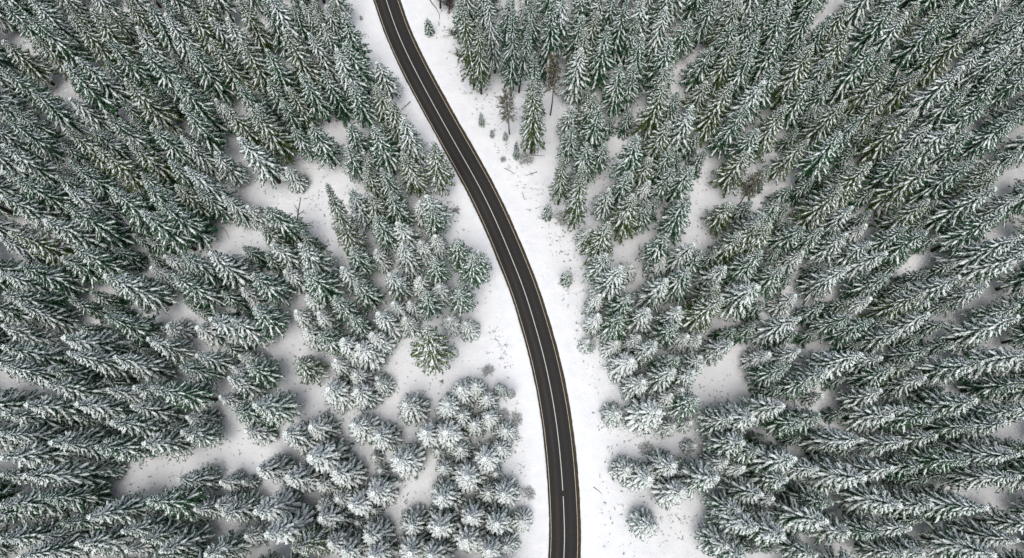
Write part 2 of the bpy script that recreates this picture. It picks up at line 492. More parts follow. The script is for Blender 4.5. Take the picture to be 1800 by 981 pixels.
# kinds of spruce: (H, R, base, spacing, boughs, snow, needles)
SPEC = [
    (30.0, 3.60, 0.22, 1.70, 8.4, 0.42, M_NEEDLE, 1.0),    # 0-3 tall, snow laden
    (31.0, 3.45, 0.26, 1.65, 8.0, 0.68, M_NEEDLE, 1.15),
    (29.0, 3.75, 0.18, 1.75, 8.8, 0.40, M_NEEDLE, 0.9),
    (30.5, 3.55, 0.24, 1.68, 8.4, 0.62, M_NEEDLE, 1.05),
    (30.0, 3.60, 0.20, 1.60, 8.6, 0.40, M_OLIVE, 1.0),     # 4-5 greener
    (29.0, 3.70, 0.22, 1.60, 8.6, 0.45, M_OLIVE, 0.9),
    (18.0, 2.50, 0.08, 1.05, 10.5, 1.00, M_NEEDLE, 0.9, 0.62),    # 6-8 shorter, boughs down to the ground
    (17.0, 2.65, 0.06, 1.08, 11.0, 0.92, M_NEEDLE, 0.8, 0.62),
    (18.5, 2.45, 0.07, 1.05, 10.5, 1.06, M_NEEDLE, 1.0, 0.62),
    (4.0, 1.15, 0.03, 0.52, 6.5, 0.75, M_NEEDLE, 0.6),     # 9 sapling
    (15.0, 2.40, 0.10, 1.30, 8.0, 0.42, M_NEEDLE, 1.1),    # 10 sheltered under the others, little snow
    (8.0, 1.50, 0.03, 0.70, 9.0, 0.95, M_NEEDLE, 0.8, 0.62),     # 11 half-grown, boughs to the ground
    (28.0, 3.60, 0.16, 1.55, 9.0, 0.70, M_NEEDLE, 1.25, 0.7),    # 12-13 more shapes of tall ones
    (30.0, 3.70, 0.28, 1.85, 7.8, 0.42, M_NEEDLE, 0.85, 0.9),
]
PROTO = [build_spruce(11 + i * 7, *s) for i, s in enumerate(SPEC)]

# ------------------------------------------------------------------ where the spruces stand
# tips read from the photograph in twelve enlarged fields: x y size (L tall, M middle, S short, T small; g greener)
K = 460.0 / 1327.0
FIELDS = [
 (0, 0, "20 25L 125 50L 170 175M 0 200L 5 340L 140 460L 60 550M 0 590L 110 640M 310 330L 360 90L 320 5M 450 60L 540 45M 530 185L 390 280L 640 -10M 730 25L 835 80L 945 25L 1070 75M 1140 95L 1225 200L 1200 -20L 685 155M 735 245L 955 235L 1060 210L 1190 415L 1150 545Lg 1090 510S 1240 700L 1285 530M 870 390L 910 535L 785 645L 925 700M 1085 780M 845 825M 940 850L 650 710L 535 575L 620 405L 530 310M 320 640Lg 450 650M 500 760Lg 720 890M 350 830L 275 885M 85 890L 0 740L 460 920M 345 480M 1000 -20M 820 -10M 1250 60S 0 880L"),
 (440, 0, "55 5L 170 165L 200 20M 65 250L 265 5M 380 20M 455 65L 340 60M 370 130M 490 205L 440 255L 260 365L 85 420M 200 455M 10 540L 155 510M 375 365M 520 415L 490 640M 220 640L 310 620L 0 700L 185 850S 480 750M 570 770S 585 850M 640 650L 655 300M 640 440M 700 490L 770 590L 680 855M 780 775L 915 720L 310 180M 120 -20L 400 -10M 320 -10M"),
 (880, 0, "115 10S 400 80M 480 65M 420 -60M 520 -50M 440 155L 555 130L 400 245L 635 -10L 690 70M 745 -20L 730 170L 625 325L 690 330M 470 465M 500 530L 360 525M 370 640M 455 720M 520 730M 715 690L 840 430L 765 790M 855 600Lg 910 460M 880 180L 950 110L 850 330M 1070 230L 1190 100L 1215 200L 980 545L 870 750M 960 845M 870 850M 640 870M 750 920S 1160 420L 1250 525L 1050 400M 1030 -20L 1100 -30M 1220 -10L 1310 30L 1310 170L 1290 250L 1320 400L 1245 775L 1320 650L 570 -30M"),
 (1340, 0, "80 -10L 140 25L 100 180L 95 335L 290 10L 445 10L 360 80M 210 200M 265 240Lg 245 425M 350 290M 360 410M 465 150L 690 5L 560 250L 630 250M 655 340Lg 640 470M 800 0M 720 80L 960 0M 910 85L 1000 50M 1165 -5L 1060 130L 930 215M 810 360M 1120 250M 1000 355L 1060 450L 1245 235L 1215 395M 1320 30L 1320 150L 1120 520L 1320 570L 425 500Lg 130 540Lg 220 710M 410 690L 770 580Lg 500 590M 840 640M 960 640L 1050 690M 815 750L 860 840Lg 545 845Lg 380 930M 1070 815L 1200 835M 1210 890Lg 1320 760M 1300 260L"),
 (0, 330, "10 30L 190 -5M 330 5L 325 95L 240 155L 60 215L 0 250M 0 310M 85 385L 20 515L 90 600M 0 430L 0 580L 300 340M 380 310L 550 20L 720 -10L 700 130L 800 70L 545 445L 900 0M 1000 0M 1140 45M 1250 95S 840 345S 925 335L 770 410S 880 455L 1060 340L 1175 345S 1220 510S 1050 640L 1190 680M 1000 700S 520 645L 725 765M 290 740L 345 840L 570 865L 0 720M 0 800L 0 900L 240 905M 920 890M 840 700S 1000 840M 1215 850S 1235 910M 1180 915S 1150 970M 1280 610S 1290 440S"),
 (440, 330, "85 85L 50 185Mg 130 290M 180 420S 245 300L 300 420L 15 430L 5 610L 0 690L 75 345S 295 550S 460 195M 500 290M 470 405M 545 490M 515 20M 600 45M 705 30M 850 70S 915 40M 905 95M 645 155M 765 190M 630 315S 760 290M 865 270S 930 245S 1035 265M 1145 315M 1110 345M 920 355M 705 430M 850 460S 950 495S 880 540M 1050 510M 1005 660S 1095 685S 810 580S 725 590S 650 630M 780 665S 505 660M 425 565M 360 595T 345 640S 225 630S 275 725S 355 730M 460 775M 620 745M 555 800M 425 880S 530 940S 230 895Mg 640 960T 1010 820T"),
 (880, 330, "560 5M 690 25L 760 65M 965 40L 540 190L 450 210S 545 330M 600 400L 500 550S 660 390S 855 225L 830 360S 960 285M 1015 310M 850 460L 970 405L 1140 395M 1115 490Mg 1110 570Lg 1315 475L 635 545M 615 650M 500 650S 740 615M 930 610M 880 700M 790 780M 950 745S 1010 750S 700 750S 1180 780M 590 790S 660 870M 885 870M 1010 870M 1180 70M 1320 130M 1320 190Lg 1230 230M 1320 340L 440 780T"),
 (1340, 330, "390 10Lg 460 95M 100 70M 60 180Lg 210 185M 320 200M 430 245M 530 190S 550 270M 610 320M 860 55Lg 830 215L 720 210M 1170 5L 1320 40M 1215 145L 1310 240L 215 320S 445 405L 120 410M 645 445M 560 555S 830 520Lg 990 455L 1155 500M 170 550S 185 655L 445 640M 555 665M 715 730M 850 660M 850 800M 1305 680L 495 840L 610 850M 760 885Mg 195 820M 45 845S 1110 880L 1320 830L 135 910M 340 930M 680 930M 840 970M 1320 320L 1320 600M"),
 (0, 641, "240 95L 105 185L 355 185L 280 210S 530 130M 660 110M 785 125L 680 215M 545 285L 950 265S 905 340M 705 380L 470 400L 330 415M 235 375L 15 440L 0 340L 0 250L 110 575L 0 570M 490 535S 200 680L 0 700L 150 710M 430 750L 300 815M 215 885M 0 890L 380 940L 620 840M 740 715L 900 590M 1120 600S 1230 600T 985 740S 1090 710S 1130 750M 720 880M 830 930M 960 780T 1010 975M 640 940S 1240 880S 100 975L 1145 80M 1105 165S 1180 215M 1240 330S 780 985M"),
 (440, 641, "20 190L 380 120M 530 130M 650 90S 790 200M 175 355M 310 320M 300 460L 30 540M 180 580M 530 310M 640 360M 620 470T 425 560M 345 610S 650 540T 750 490L 610 650M 515 710M 430 680S 620 745T 355 720S 360 790M 535 810T 590 880M 400 920M 470 960M 30 740L 90 860L 200 930Lg 990 195M 1070 130M 1140 110S 1200 170S 1065 255S 1135 305S 1210 260S 875 350M 985 335M 945 435T 1060 430S 980 525S 1090 565M 1190 470M 1270 420S 1290 340S 1240 550T 1200 650S 1290 660M 960 670M 810 820M 960 830M 1120 780M 1250 820M 1090 910M 800 970M 920 970M 1210 960M 610 970M 1300 930S"),
 (880, 641, "20 330S 0 420S 40 660M 10 820M 110 800S 50 940M 730 80M 870 30M 1000 30M 860 160S 930 130S 985 190M 590 240S 790 235L 875 310S 960 300T 1160 280M 980 410T 1240 390L 650 530S 755 570M 885 505M 1110 575L 1140 490S 1230 530S 930 655M 1300 650M 1220 740M 775 830M 1165 905L 1240 970M 1300 250L 1320 430M 1300 820L"),
 (1340, 641, "255 80M 85 200M 300 265M 210 280M 310 150T 620 150M 1110 190L 1320 240L 720 230M 640 250M 905 240L 1080 300M 1260 300L 520 375L 730 390M 880 360M 1250 420M 140 490L 275 525M 505 550L 670 550M 830 520M 1040 480L 1320 580L 115 580M 50 680S 355 695M 300 790L 685 690L 870 725M 1140 735L 135 860L 470 870M 605 840M 750 850M 1170 940L 1320 900M 270 960M 720 970M 850 965M 1320 450L"),
]
SIZE = {'B': (23, 5.0), 'L': (22.0, 4.15), 'M': (17.8, 3.55), 'S': (11.5, 2.7), 'T': (7.0, 1.75)}
rt = np.random.RandomState(7)
TREES = []          # px, py of the tip, height, crown radius, proto, (fixed base pixel)
def add_tree(px, py, H, R, green=False, proto=None, base=None):
    if proto is None:
        if green: proto = 4 + rt.randint(2)
        elif H > 14.5: proto = (0, 1, 2, 3, 12, 13)[rt.randint(6)]
        elif H > 9.5: proto = 6 + rt.randint(3)
        else: proto = 11; rt.randint(3)
    TREES.append(dict(px=px, py=py, H=H, R=R, proto=proto, base=base))
for ox, oy, txt in FIELDS:
    tok = txt.split()
    for i in range(0, len(tok), 2):
        s = tok[i + 1]
        g = s.endswith('g'); s = s.rstrip('g')
        H, R = SIZE[s[-1]]
        H *= 1 + rt.uniform(-0.09, 0.09); R *= 1 + rt.uniform(-0.10, 0.10)
        add_tree(ox + float(tok[i]) * K, oy + float(s[:-1]) * K, H, R, g)
# trees whose foot shows as well, east of the road near the upper edge: tip, foot, crown radius, greener
for tx, ty, bx, by, R, g in [(813, -8, 834, 156, 3.3, 1), (838.8, 27, 846, 164.7, 2.9, 0), (858, -22, 869.8, 127, 3.3, 0),
                             (900.8, -2, 898, 167.5, 2.7, 0), (929.8, 30, 912, 161, 2.6, 0), (941.5, 86, 937, 221, 3.0, 0),
                             (941.5, 135, 934, 269, 3.6, 1), (974, -6, 962, 135.6, 3.4, 0), (1024, 294, 1008, 400.5, 3.2, 1),
                             (992.5, 270, 981, 359, 2.7, 1), (773, -128, 774, 14.5, 2.6, 0),
                             (571, 325, 622, 432, 3.0, 1), (745, 577, 762, 636, 4.9, 1)]:
    b = at(bx, by); lo, hi = 8.0, 50.0
    for _ in range(40):                       # height that carries the tip from the foot to its pixel
        mid = (lo + hi) / 2
        if project([b[0], b[1], mid])[1] > ty: lo = mid
        else: hi = mid
    add_tree(tx, ty, lo, R, bool(g), base=(bx, by))

for dx, dy in ((466, 450), (570, 126), (961, 22)):      # darker trees with little snow
    min(TREES, key=lambda t: (t['px'] - dx) ** 2 + (t['py'] - dy) ** 2)['proto'] = 10

for t in TREES:            # more snow on the crowns low in the picture, greener stands towards the top
    if t['proto'] in (0, 1, 2, 3, 12, 13):
        k = (int(t['px'] * 7.3) + int(t['py'] * 3.1)) % 100; q = int(t['px'] + t['py']) % 3
        chance = 82 if t['py'] < 330 else 55 if t['py'] < 560 else 28
        t['proto'] = (0, 2, 13)[q] if k < chance else (1, 3, 12)[q]
        if k < 20 and t['py'] < 430: t['proto'] = 4 + q % 2
for t in TREES:            # the snowiest trees stand round the lower bend
    if math.hypot(t['px'] - 860, t['py'] - 830) < 330: t['H'] *= 0.8
    if t['proto'] in (0, 1, 2, 3, 12, 13) and math.hypot(t['px'] - 830, (t['py'] - 830) * 1.25) < 400: t['proto'] = 6 + (int(t['px']) + int(t['py'])) % 3

OPEN = [  # stretches of open snow, in photograph pixels
    [(600, -60), (612, 0), (655, 110), (725, 210), (795, 300), (805, 380), (868, 450), (872, 540), (850, 615), (790, 625), (690, 655), (690, 700), (760, 695), (850, 665), (905, 700), (925, 760), (915, 860), (938, 990), (940, 1100),
     (1240, 1100), (1235, 981), (1225, 930), (1140, 895), (1070, 865), (1060, 800), (1110, 780), (1200, 800), (1225, 770), (1140, 765), (1050, 740), (1060, 640), (1015, 590), (1015, 420), (960, 380), (965, 330), (985, 230), (960, 150), (830, 160), (765, 0), (760, -60)],
    [(900, 150), (985, 150), (1000, 200), (960, 330), (900, 300)],
    [(25, 70), (62, 85), (140, 190), (125, 200), (55, 130)],
    [(395, 270), (430, 265), (470, 330), (520, 300), (600, 225), (612, 330), (600, 440), (618, 480), (590, 470), (545, 390), (470, 350), (400, 450), (380, 400), (440, 380)],
    [(195, 830), (390, 785), (385, 715), (420, 740), (465, 800), (455, 835), (350, 825), (270, 870), (235, 862)],
    [(495, 590), (520, 560), (540, 640), (515, 690), (560, 705), (625, 740), (645, 790), (605, 765), (540, 740), (500, 690)],
    [(1040, 350), (1060, 300), (1085, 260), (1065, 330), (1035, 385)],
    [(1205, 380), (1260, 250), (1290, 300), (1270, 400), (1240, 450), (1210, 430)],
    [(1170, 160), (1210, 90), (1225, 110), (1195, 165)],
    [(1085, 420), (1140, 400), (1100, 470), (1075, 480)],
    [(1215, 690), (1275, 640), (1285, 660), (1275, 720), (1230, 730)],
    [(300, 530), (350, 570), (390, 600), (350, 610), (310, 570)],
    [(690, 840), (740, 840), (755, 900), (700, 890)],
    [(380, 915), (440, 910), (450, 940), (390, 935)],
]

def covers_open(t):
    """does the lower crown of this tree hide snow that lies open in the photograph?"""
    top = at(t['px'], t['py'], t['H'])
    for u, w in ((0.55, 0.5), (0.3, 0.85)):
        q = np.array([top[0], top[1], t['H'] * u])
        for dx, dy in ((0, 0), (w, 0), (-w, 0), (0, w), (0, -w)):
            x, y = project(q + np.array([dx, dy, 0]) * t['R'] * 0.8)
            if any(in_poly(x, y, pl) for pl in OPEN): return True
    return False
for t in TREES:            # let such trees be lower, down to two thirds
    if t['base'] is None:
        h0, r0 = t['H'], t['R']
        while t['H'] > 0.62 * h0 and covers_open(t): t['H'] *= 0.93; t['R'] = max(t['R'] * 0.97, 0.84 * r0)
        if covers_open(t): t['H'], t['R'] = 0.82 * h0, r0      # stands in the open itself

def stand(t):
    """foot of a tree and its small lean, from the line of sight to its tip"""
    top = at(t['px'], t['py'], t['H'])
    if t['base']:
        b = at(*t['base'])
        return b, top - b
    lean = rt.randn(2) * 0.012 * t['H']
    b = np.array([top[0] - lean[0], top[1] - lean[1], 0.0])
    d, side = road_dist(b[0], b[1])
    return b, top - b
kept = []
for t in TREES:
    b, ax = stand(t)
    d, side = road_dist(b[0], b[1])
    if d < 4.6: continue
    if any(math.hypot(b[0] - k['b'][0], b[1] - k['b'][1]) < (1.7 if min(t['H'], k['H']) > 14 else 1.2) for k in kept): continue
    t['b'] = np.array([b[0], b[1], surf_z(b[0], b[1]) - 0.05]); t['axis'] = ax; t['side'] = side; t['rd'] = d
    t['rot'] = rt.rand() * 6.283
    kept.append(t)
TREES = kept

# younger and half hidden trees that fill the stands between those, and the forest going on outside the frame
FILL = []
fr = random.Random(21)
grid = {}
def near_any(x, y, dmin):
    gx, gy = int(x // 6), int(y // 6)
    for i in (-1, 0, 1):
        for j in (-1, 0, 1):
            for (a, b) in grid.get((gx + i, gy + j), ()):
                if (a - x) ** 2 + (b - y) ** 2 < dmin * dmin: return True
    return False
def put(x, y): grid.setdefault((int(x // 6), int(y // 6)), []).append((x, y))
for t in TREES: put(t['b'][0], t['b'][1])
for _ in range(16000):
    x = fr.uniform(-185, 185); y = fr.uniform(-80, 175)
    px, py = project([x, y, 0])
    if px < -260 or px > 2060 or py < -220 or py > 1200: continue
    d, _s = road_dist(x, y)
    if d < 9: continue
    tpx, tpy = project([x, y, 26])
    outside = tpx < -10 or tpx > 1810 or tpy < -10 or tpy > 990
    H = fr.uniform(18, 23) if outside else fr.uniform(8.5, 12.5)
    if not outside and math.hypot(px - 860, (py - 760) * 1.1) < 430: continue
    if near_any(x, y, 4.6 if outside else 3.1): continue
    bad = not outside and abs(px - 900) < 560 and sum(1 for t in TREES if abs(t['b'][0] - x) < 7.5 and abs(t['b'][1] - y) < 7.5 and math.hypot(t['b'][0] - x, t['b'][1] - y) < 7.5) < 3
    for u in (0.0, 0.35, 0.7, 1.0):
        qx, qy = project([x, y, H * u])
        for ex, ey in ((0, 0), (14, 0), (-14, 0), (0, 14), (0, -14)):
            if any(in_poly(qx + ex, qy + ey, pl) for pl in OPEN): bad = True; break
        if bad: break
    if bad: continue
    put(x, y)
    FILL.append(dict(b=np.array([x, y, surf_z(x, y) - 0.05]), H=H, R=(0.19 if outside else 0.21) * H, proto=fr.choice((0, 1, 2, 3, 12, 13)) if outside else 10,
                     axis=np.array([0, 0, H]), rot=fr.uniform(0, 6.28)))

def tree_matrix(t):
    s = SPEC[t['proto']]
    ax = Vector(t['axis']).normalized()
    rot = Vector((0, 0, 1)).rotation_difference(ax) @ Euler((0, 0, t['rot'])).to_quaternion()
    return rot, Vector((t['R'] / s[1], t['R'] / s[1], Vector(t['axis']).length / s[0]))

# the trees that show largest, as picked from the picture (index in TREES); None: all of them
SHOWN = [0,1,3,4,5,6,7,8,9,11,13,14,16,17,18,21,22,24,25,26,28,30,32,33,34,35,36,38,39,40,41,43,45,47,49,50,51,57,59,65,66,67,70,72,73,76,81,85,87,88,90,99,100,101,105,108,113,114,116,118,119,121,123,124,130,131,137,138,139,144,145,146,150,151,154,155,156,158,159,163,165,166,168,170,171,172,173,174,176,177,178,179,180,181,182,185,186,187,188,189,191,193,196,197,198,199,200,202,203,204,205,206,207,208,210,211,212,218,220,221,224,225,227,228,229,230,231,232,233,234,235,236,238,240,242,245,249,250,251,252,258,259,261,265,268,273,275,295,298,302,304,305,308,311,315,316,319,320,322,331,333,336,339,340,342,346,348,351,352,353,355,357,358,360,361,362,364,365,366,368,369,370,371,372,374,375,380,381,382,384,385,386,388,389,390,393,394,395,397,398,399,401,402,403,404,405,408,409,410,413,414,415,416,417,422,423,424,426,429,434,435,436,438,439,440,441,442,443,444,445,447,450,451,456,458,461,462,463,472,476,477,482,483,484,485,487,488,496,500,502,505,507,509,510,511,514,515,516,517,518,520,522,523,524,526,528,529,532,533,534,535,536,537,540,542,543,544,545,546,549,550,551,552,553,554,555,556,558,559,560,561,563,564,565,567,570,571,572,575,576]
pick = list(range(len(TREES))) if SHOWN is None else list(SHOWN)
for p in {t['proto'] for t in TREES} - {TREES[i]['proto'] for i in pick}:
    pick.append(next(i for i, t in enumerate(TREES) if t['proto'] == p))
rest = [t for i, t in enumerate(TREES) if i not in set(pick)] + FILL

UNITS = "zero one two three four five six seven eight nine ten eleven twelve thirteen fourteen fifteen sixteen seventeen eighteen nineteen".split()
TENS = "x x twenty thirty forty fifty sixty seventy eighty ninety".split()
def words(n):
    n = max(0, int(n))
    if n < 20: return UNITS[n]
    if n >= 100: return "one hundred"
    return TENS[n // 10] + ("-" + UNITS[n % 10] if n % 10 else "")

SPECIAL = [   # trees that one would point out: tip in the photograph, label
    (745, 576, "broad green star-shaped spruce standing out of the pale clump left of the road"),
    (572, 326, "slender dark green spruce at the edge of the left clearing"),
    (757, 250, "spruce on the left road edge with its trunk foot showing below the crown"),
    (941.5, 135, "big green spruce with bare trunk foot on open snow, right of the road"),
    (1024, 294, "green spruce with a thick leaning bare trunk on the right roadside"),
    (992.5, 270, "slim green spruce beside the one with the thick leaning trunk"),
    (813, -8, "dark green spruce next to the road at the top edge, right side"),
    (838.8, 27, "spruce with bare trunk foot in front of the dark green one at the top"),
    (667, 104, "foremost lone spruce on the left roadside, near the top"),
    (1149, 929, "lone rounded spruce on open snow right of the road, near the bottom"),
    (714, 710, "large pale star-shaped spruce just below the clearing left of the road"),
    (700, 811, "large star-shaped spruce in the middle of the lower left clump"),
    (1264, 840, "largest star-shaped spruce at the right forest edge, near the bottom"),
    (1289, 354, "slanting spruce with bare trunk alone in the clearing right of the road"),
    (941.5, 86, "spruce directly behind the big green one with the bare trunk foot"),
]
special = {}
for sx_, sy_, lab in SPECIAL:
    j = min(pick, key=lambda i: math.hypot(TREES[i]['px'] - sx_, TREES[i]['py'] - sy_))
    if math.hypot(TREES[j]['px'] - sx_, TREES[j]['py'] - sy_) < 9: special[j] = lab
labels_used = {}
src = {}
for i in pick:
    t = TREES[i]
    root = bpy.data.objects.new("spruce_tree", None)
    root.empty_display_size = 1.0
    COL.objects.link(root)
    rot, sc_ = tree_matrix(t)
    root.location = t['b']; root.rotation_mode = 'QUATERNION'; root.rotation_quaternion = rot; root.scale = sc_
    me = PROTO[t['proto']]
    tr = link("trunk", me[0], root); cr = link("crown", me[1], root); sn = link("snow", me[2], cr)
    src.setdefault(t['proto'], (tr, cr, sn))
    H = t['H']
    size = "tall" if H > 28 else "middling" if H > 21 else "short" if H > 12 else "small"
    look = "green, lightly snowed" if t['proto'] in (4, 5) else "snow-laden"
    where = ("left of" if t['side'] < 0 else "right of") + " the road"
    lab = f"{size} {look} spruce {where}, tip {words(round(t['px'] / 18))} percent across, {words(round(t['py'] / 9.81))} percent down"
    lab = special.get(i, lab)
    labels_used[lab] = labels_used.get(lab, 0) + 1
    tag(root, lab, "tree", "spruces of the snowy forest")
    root["tree_id"] = i

# ------------------------------------------------------------------ the rest of the forest: one object, trees set on points
def build_forest(name, trees):
    me = bpy.data.meshes.new(name)
    me.from_pydata([tuple(t['b']) for t in trees], [], [])
    rots = np.array([(tree_matrix(t)[0]).to_euler() for t in trees], np.float32)
    scs = np.array([tree_matrix(t)[1] for t in trees], np.float32)
    a = me.attributes.new("turn", 'FLOAT_VECTOR', 'POINT'); a.data.foreach_set("vector", rots.ravel())
    a = me.attributes.new("size", 'FLOAT_VECTOR', 'POINT'); a.data.foreach_set("vector", scs.ravel())
    a = me.attributes.new("model", 'INT', 'POINT'); a.data.foreach_set("value", np.array([t['proto'] for t in trees], np.int32))
    o = link(name, me)
    ng = bpy.data.node_groups.new(name, 'GeometryNodeTree')
    ng.interface.new_socket("Geometry", in_out='INPUT', socket_type='NodeSocketGeometry')
    ng.interface.new_socket("Geometry", in_out='OUTPUT', socket_type='NodeSocketGeometry')
    n, l = ng.nodes, ng.links
    gi = n.new("NodeGroupInput"); go = n.new("NodeGroupOutput")
    jn = n.new("GeometryNodeJoinGeometry")
    def attr(nm, ty):
        k = n.new("GeometryNodeInputNamedAttribute"); k.data_type = ty; k.inputs["Name"].default_value = nm
        return k.outputs["Attribute"]
    turn, size, model = attr("turn", 'FLOAT_VECTOR'), attr("size", 'FLOAT_VECTOR'), attr("model", 'INT')
    for p in sorted({t['proto'] for t in trees}):
        j1 = n.new("GeometryNodeJoinGeometry")
        for ob in src[p]:
            k = n.new("GeometryNodeObjectInfo"); k.transform_space = 'ORIGINAL'
            k.inputs["Object"].default_value = ob
            l.new(k.outputs["Geometry"], j1.inputs[0])
        cmp_ = n.new("FunctionNodeCompare"); cmp_.data_type = 'INT'; cmp_.operation = 'EQUAL'
        l.new(model, cmp_.inputs[2]); cmp_.inputs[3].default_value = p
        ip = n.new("GeometryNodeInstanceOnPoints")
        l.new(gi.outputs[0], ip.inputs["Points"]); l.new(j1.outputs[0], ip.inputs["Instance"])
        l.new(cmp_.outputs[0], ip.inputs["Selection"])
        l.new(turn, ip.inputs["Rotation"]); l.new(size, ip.inputs["Scale"])
        l.new(ip.outputs[0], jn.inputs[0])
    l.new(jn.outputs[0], go.inputs[0])
    md = o.modifiers.new("trees", 'NODES'); md.node_group = ng
    return tag(o, "snowy spruces crowding behind and between the nearer trees", "forest", kind="stuff")
build_forest("forest", rest)


# ------------------------------------------------------------------ small trees, shrubs and what lies on the snow
def foot_and_height(tip, foot):
    b = at(*foot); lo, hi = 0.5, 45.0
    for _ in range(40):
        mid = (lo + hi) / 2
        if project([b[0], b[1], mid])[1] > tip[1]: lo = mid
        else: hi = mid
    return b, lo

def plant(name, meshes, b, axis, R, spec_H, spec_R, rot, label, category, group):
    """an upright thing of trunk, crown and snow meshes, scaled to its height and radius"""
    root = bpy.data.objects.new(name, None); COL.objects.link(root)
    b = np.array([b[0], b[1], surf_z(b[0], b[1]) - 0.03])
    ax = Vector(axis)
    root.location = b; root.rotation_mode = 'QUATERNION'
    root.rotation_quaternion = Vector((0, 0, 1)).rotation_difference(ax.normalized()) @ Euler((0, 0, rot)).to_quaternion()
    root.scale = (R / spec_R, R / spec_R, ax.length / spec_H)
    names = ("trunk", "crown", "snow")
    par = root
    objs = []
    for nm, me in zip(names, meshes):
        if me is None: continue
        o = link(nm, me, objs[-1] if nm == "snow" and objs else root)
        objs.append(o)
        if nm == "snow": o["kind"] = "stuff"
    return tag(root, label, category, group)

rp_ = random.Random(5)
for tip, foot, R, lab in [
    ((754.5, 32), (755.5, 59), 1.5, "young green spruce alone on the snow right of the road, near the top"),
    ((635, 27), (635.4, 34), 0.5, "tiny spruce sapling alone on the snow left of the road, near the top"),
    ((846, 199), (847, 219), 0.95, "snow-dusted spruce sapling right of the road, widest of three in a row"),
    ((865, 228), (865, 240), 0.7, "small dark spruce sapling right of the road, middle one of three in a row"),
    ((887, 231), (888, 245), 0.75, "spruce sapling at the foot of the brownish larch right of the road"),
    ((907.5, 247), (907.5, 277), 0.95, "slim dark young spruce beside the twiggy shrub below the big green spruce"),
    ((998, 470), (994, 496), 1.65, "frosted young spruce standing alone on open snow right of the road"),
    ((962, 356), (961, 382), 1.5, "frosted young spruce at the foot of a green spruce right of the road"),
    ((877, 668), (879, 688), 1.75, "frosted young spruce alone on the snow left of the road"),
    ((897, 683), (898, 694), 1.1, "smaller frosted spruce touching the lone young one left of the road"),
    ((1036, 599), (1037, 612), 1.2, "low frosted young spruce at the forest edge right of the road, mid picture"),
    ((309, 575), (316, 588), 1.3, "low frosted young spruce in the small clearing far left"),
]:
    b, h = foot_and_height(tip, foot)
    h = min(max(h, 1.0), 8.0)
    plant("spruce_sapling", PROTO[9], b, (0, 0, h), R, SPEC[9][0], SPEC[9][1], rp_.random() * 6.28, lab, "sapling", "young spruces on the open snow")

# larches that have kept brown needles
def build_larch(seed, H=20.0, R=2.0):
    r = np.random.RandomState(seed)
    wood, tw, sn = Soup(), Soup(), Soup()
    pts = [np.array([0.15 * math.sin(z * 0.3 + seed), 0.12 * math.cos(z * 0.25), z]) for z in np.linspace(-0.6, H, 9)]
    wood.tube(pts, list(np.linspace(0.17, 0.02, 9)), 6)
    for k in range(95):
        z = H * (0.42 + 0.57 * r.rand() ** 0.8); t = (H - z) / (H * 0.6)
        L = R * (0.25 + 0.8 * math.sin(min(1, t * 1.15 + 0.08) * 2.4)) * (0.6 + 0.6 * r.rand())
        a = r.rand() * 6.28; d = np.array([math.cos(a), math.sin(a), 0.35 - 0.5 * t]); p = np.array([0, 0, z])
        q = p + d * L
        wood.tube([p, (p + q) / 2 + [0, 0, 0.08 * L], q], [0.03, 0.02, 0.008], 3)
        n = 16
        f = 0.2 + 0.8 * r.rand(n); bb = p + d * (L * f)[:, None]
        dv = d + r.randn(n, 3) * 0.55; ee = bb + dv * (0.35 + 0.3 * r.rand(n))[:, None]
        pp = np.cross(dv, [0, 0, 1.0]); pp /= np.linalg.norm(pp, axis=1)[:, None] + 1e-6
        w = (0.025 + 0.03 * r.rand(n))[:, None]
        mid = (bb + ee) / 2
        tw.quads(np.stack([bb, mid + pp * w, ee, mid - pp * w - [0, 0, 0.03]], 1))
        kk = r.rand(n) < 0.16
        if kk.any(): sn.tris(np.stack([bb[kk] + [0, 0, .03], mid[kk] + pp[kk] * 0.05 + [0, 0, .04], ee[kk] + [0, 0, .03]], 1))
    return wood.mesh("larch_trunk", M_BARK), tw.mesh("larch_crown", M_LARCH), sn.mesh("larch_snow", M_TSNOW)
larch = [build_larch(3), build_larch(8)]
for k, (tip, foot, R, lab) in enumerate([
    ((978, 95), (967.6, 201), 2.0, "tall thin larch with brown crown and bare trunk behind the big green spruce"),
    ((889, 162), (896.5, 236.6), 1.9, "short larch with brownish drooping crown right of the road"),
    ((1338, 300), (1293, 368), 1.7, "sparse brownish larch with leaning bare trunk amid spruces right of the road"),
    ((797, -95), (790, 22), 2.2, "bare brownish larch cut off by the top edge, right of the road"),
]):
    b, h = foot_and_height(tip, foot)
    top = at(tip[0], tip[1], h)
    plant("larch_tree", larch[k % 2], b, top - b, R, 20.0, 2.0, rp_.random() * 6.28, lab, "tree", "larches")

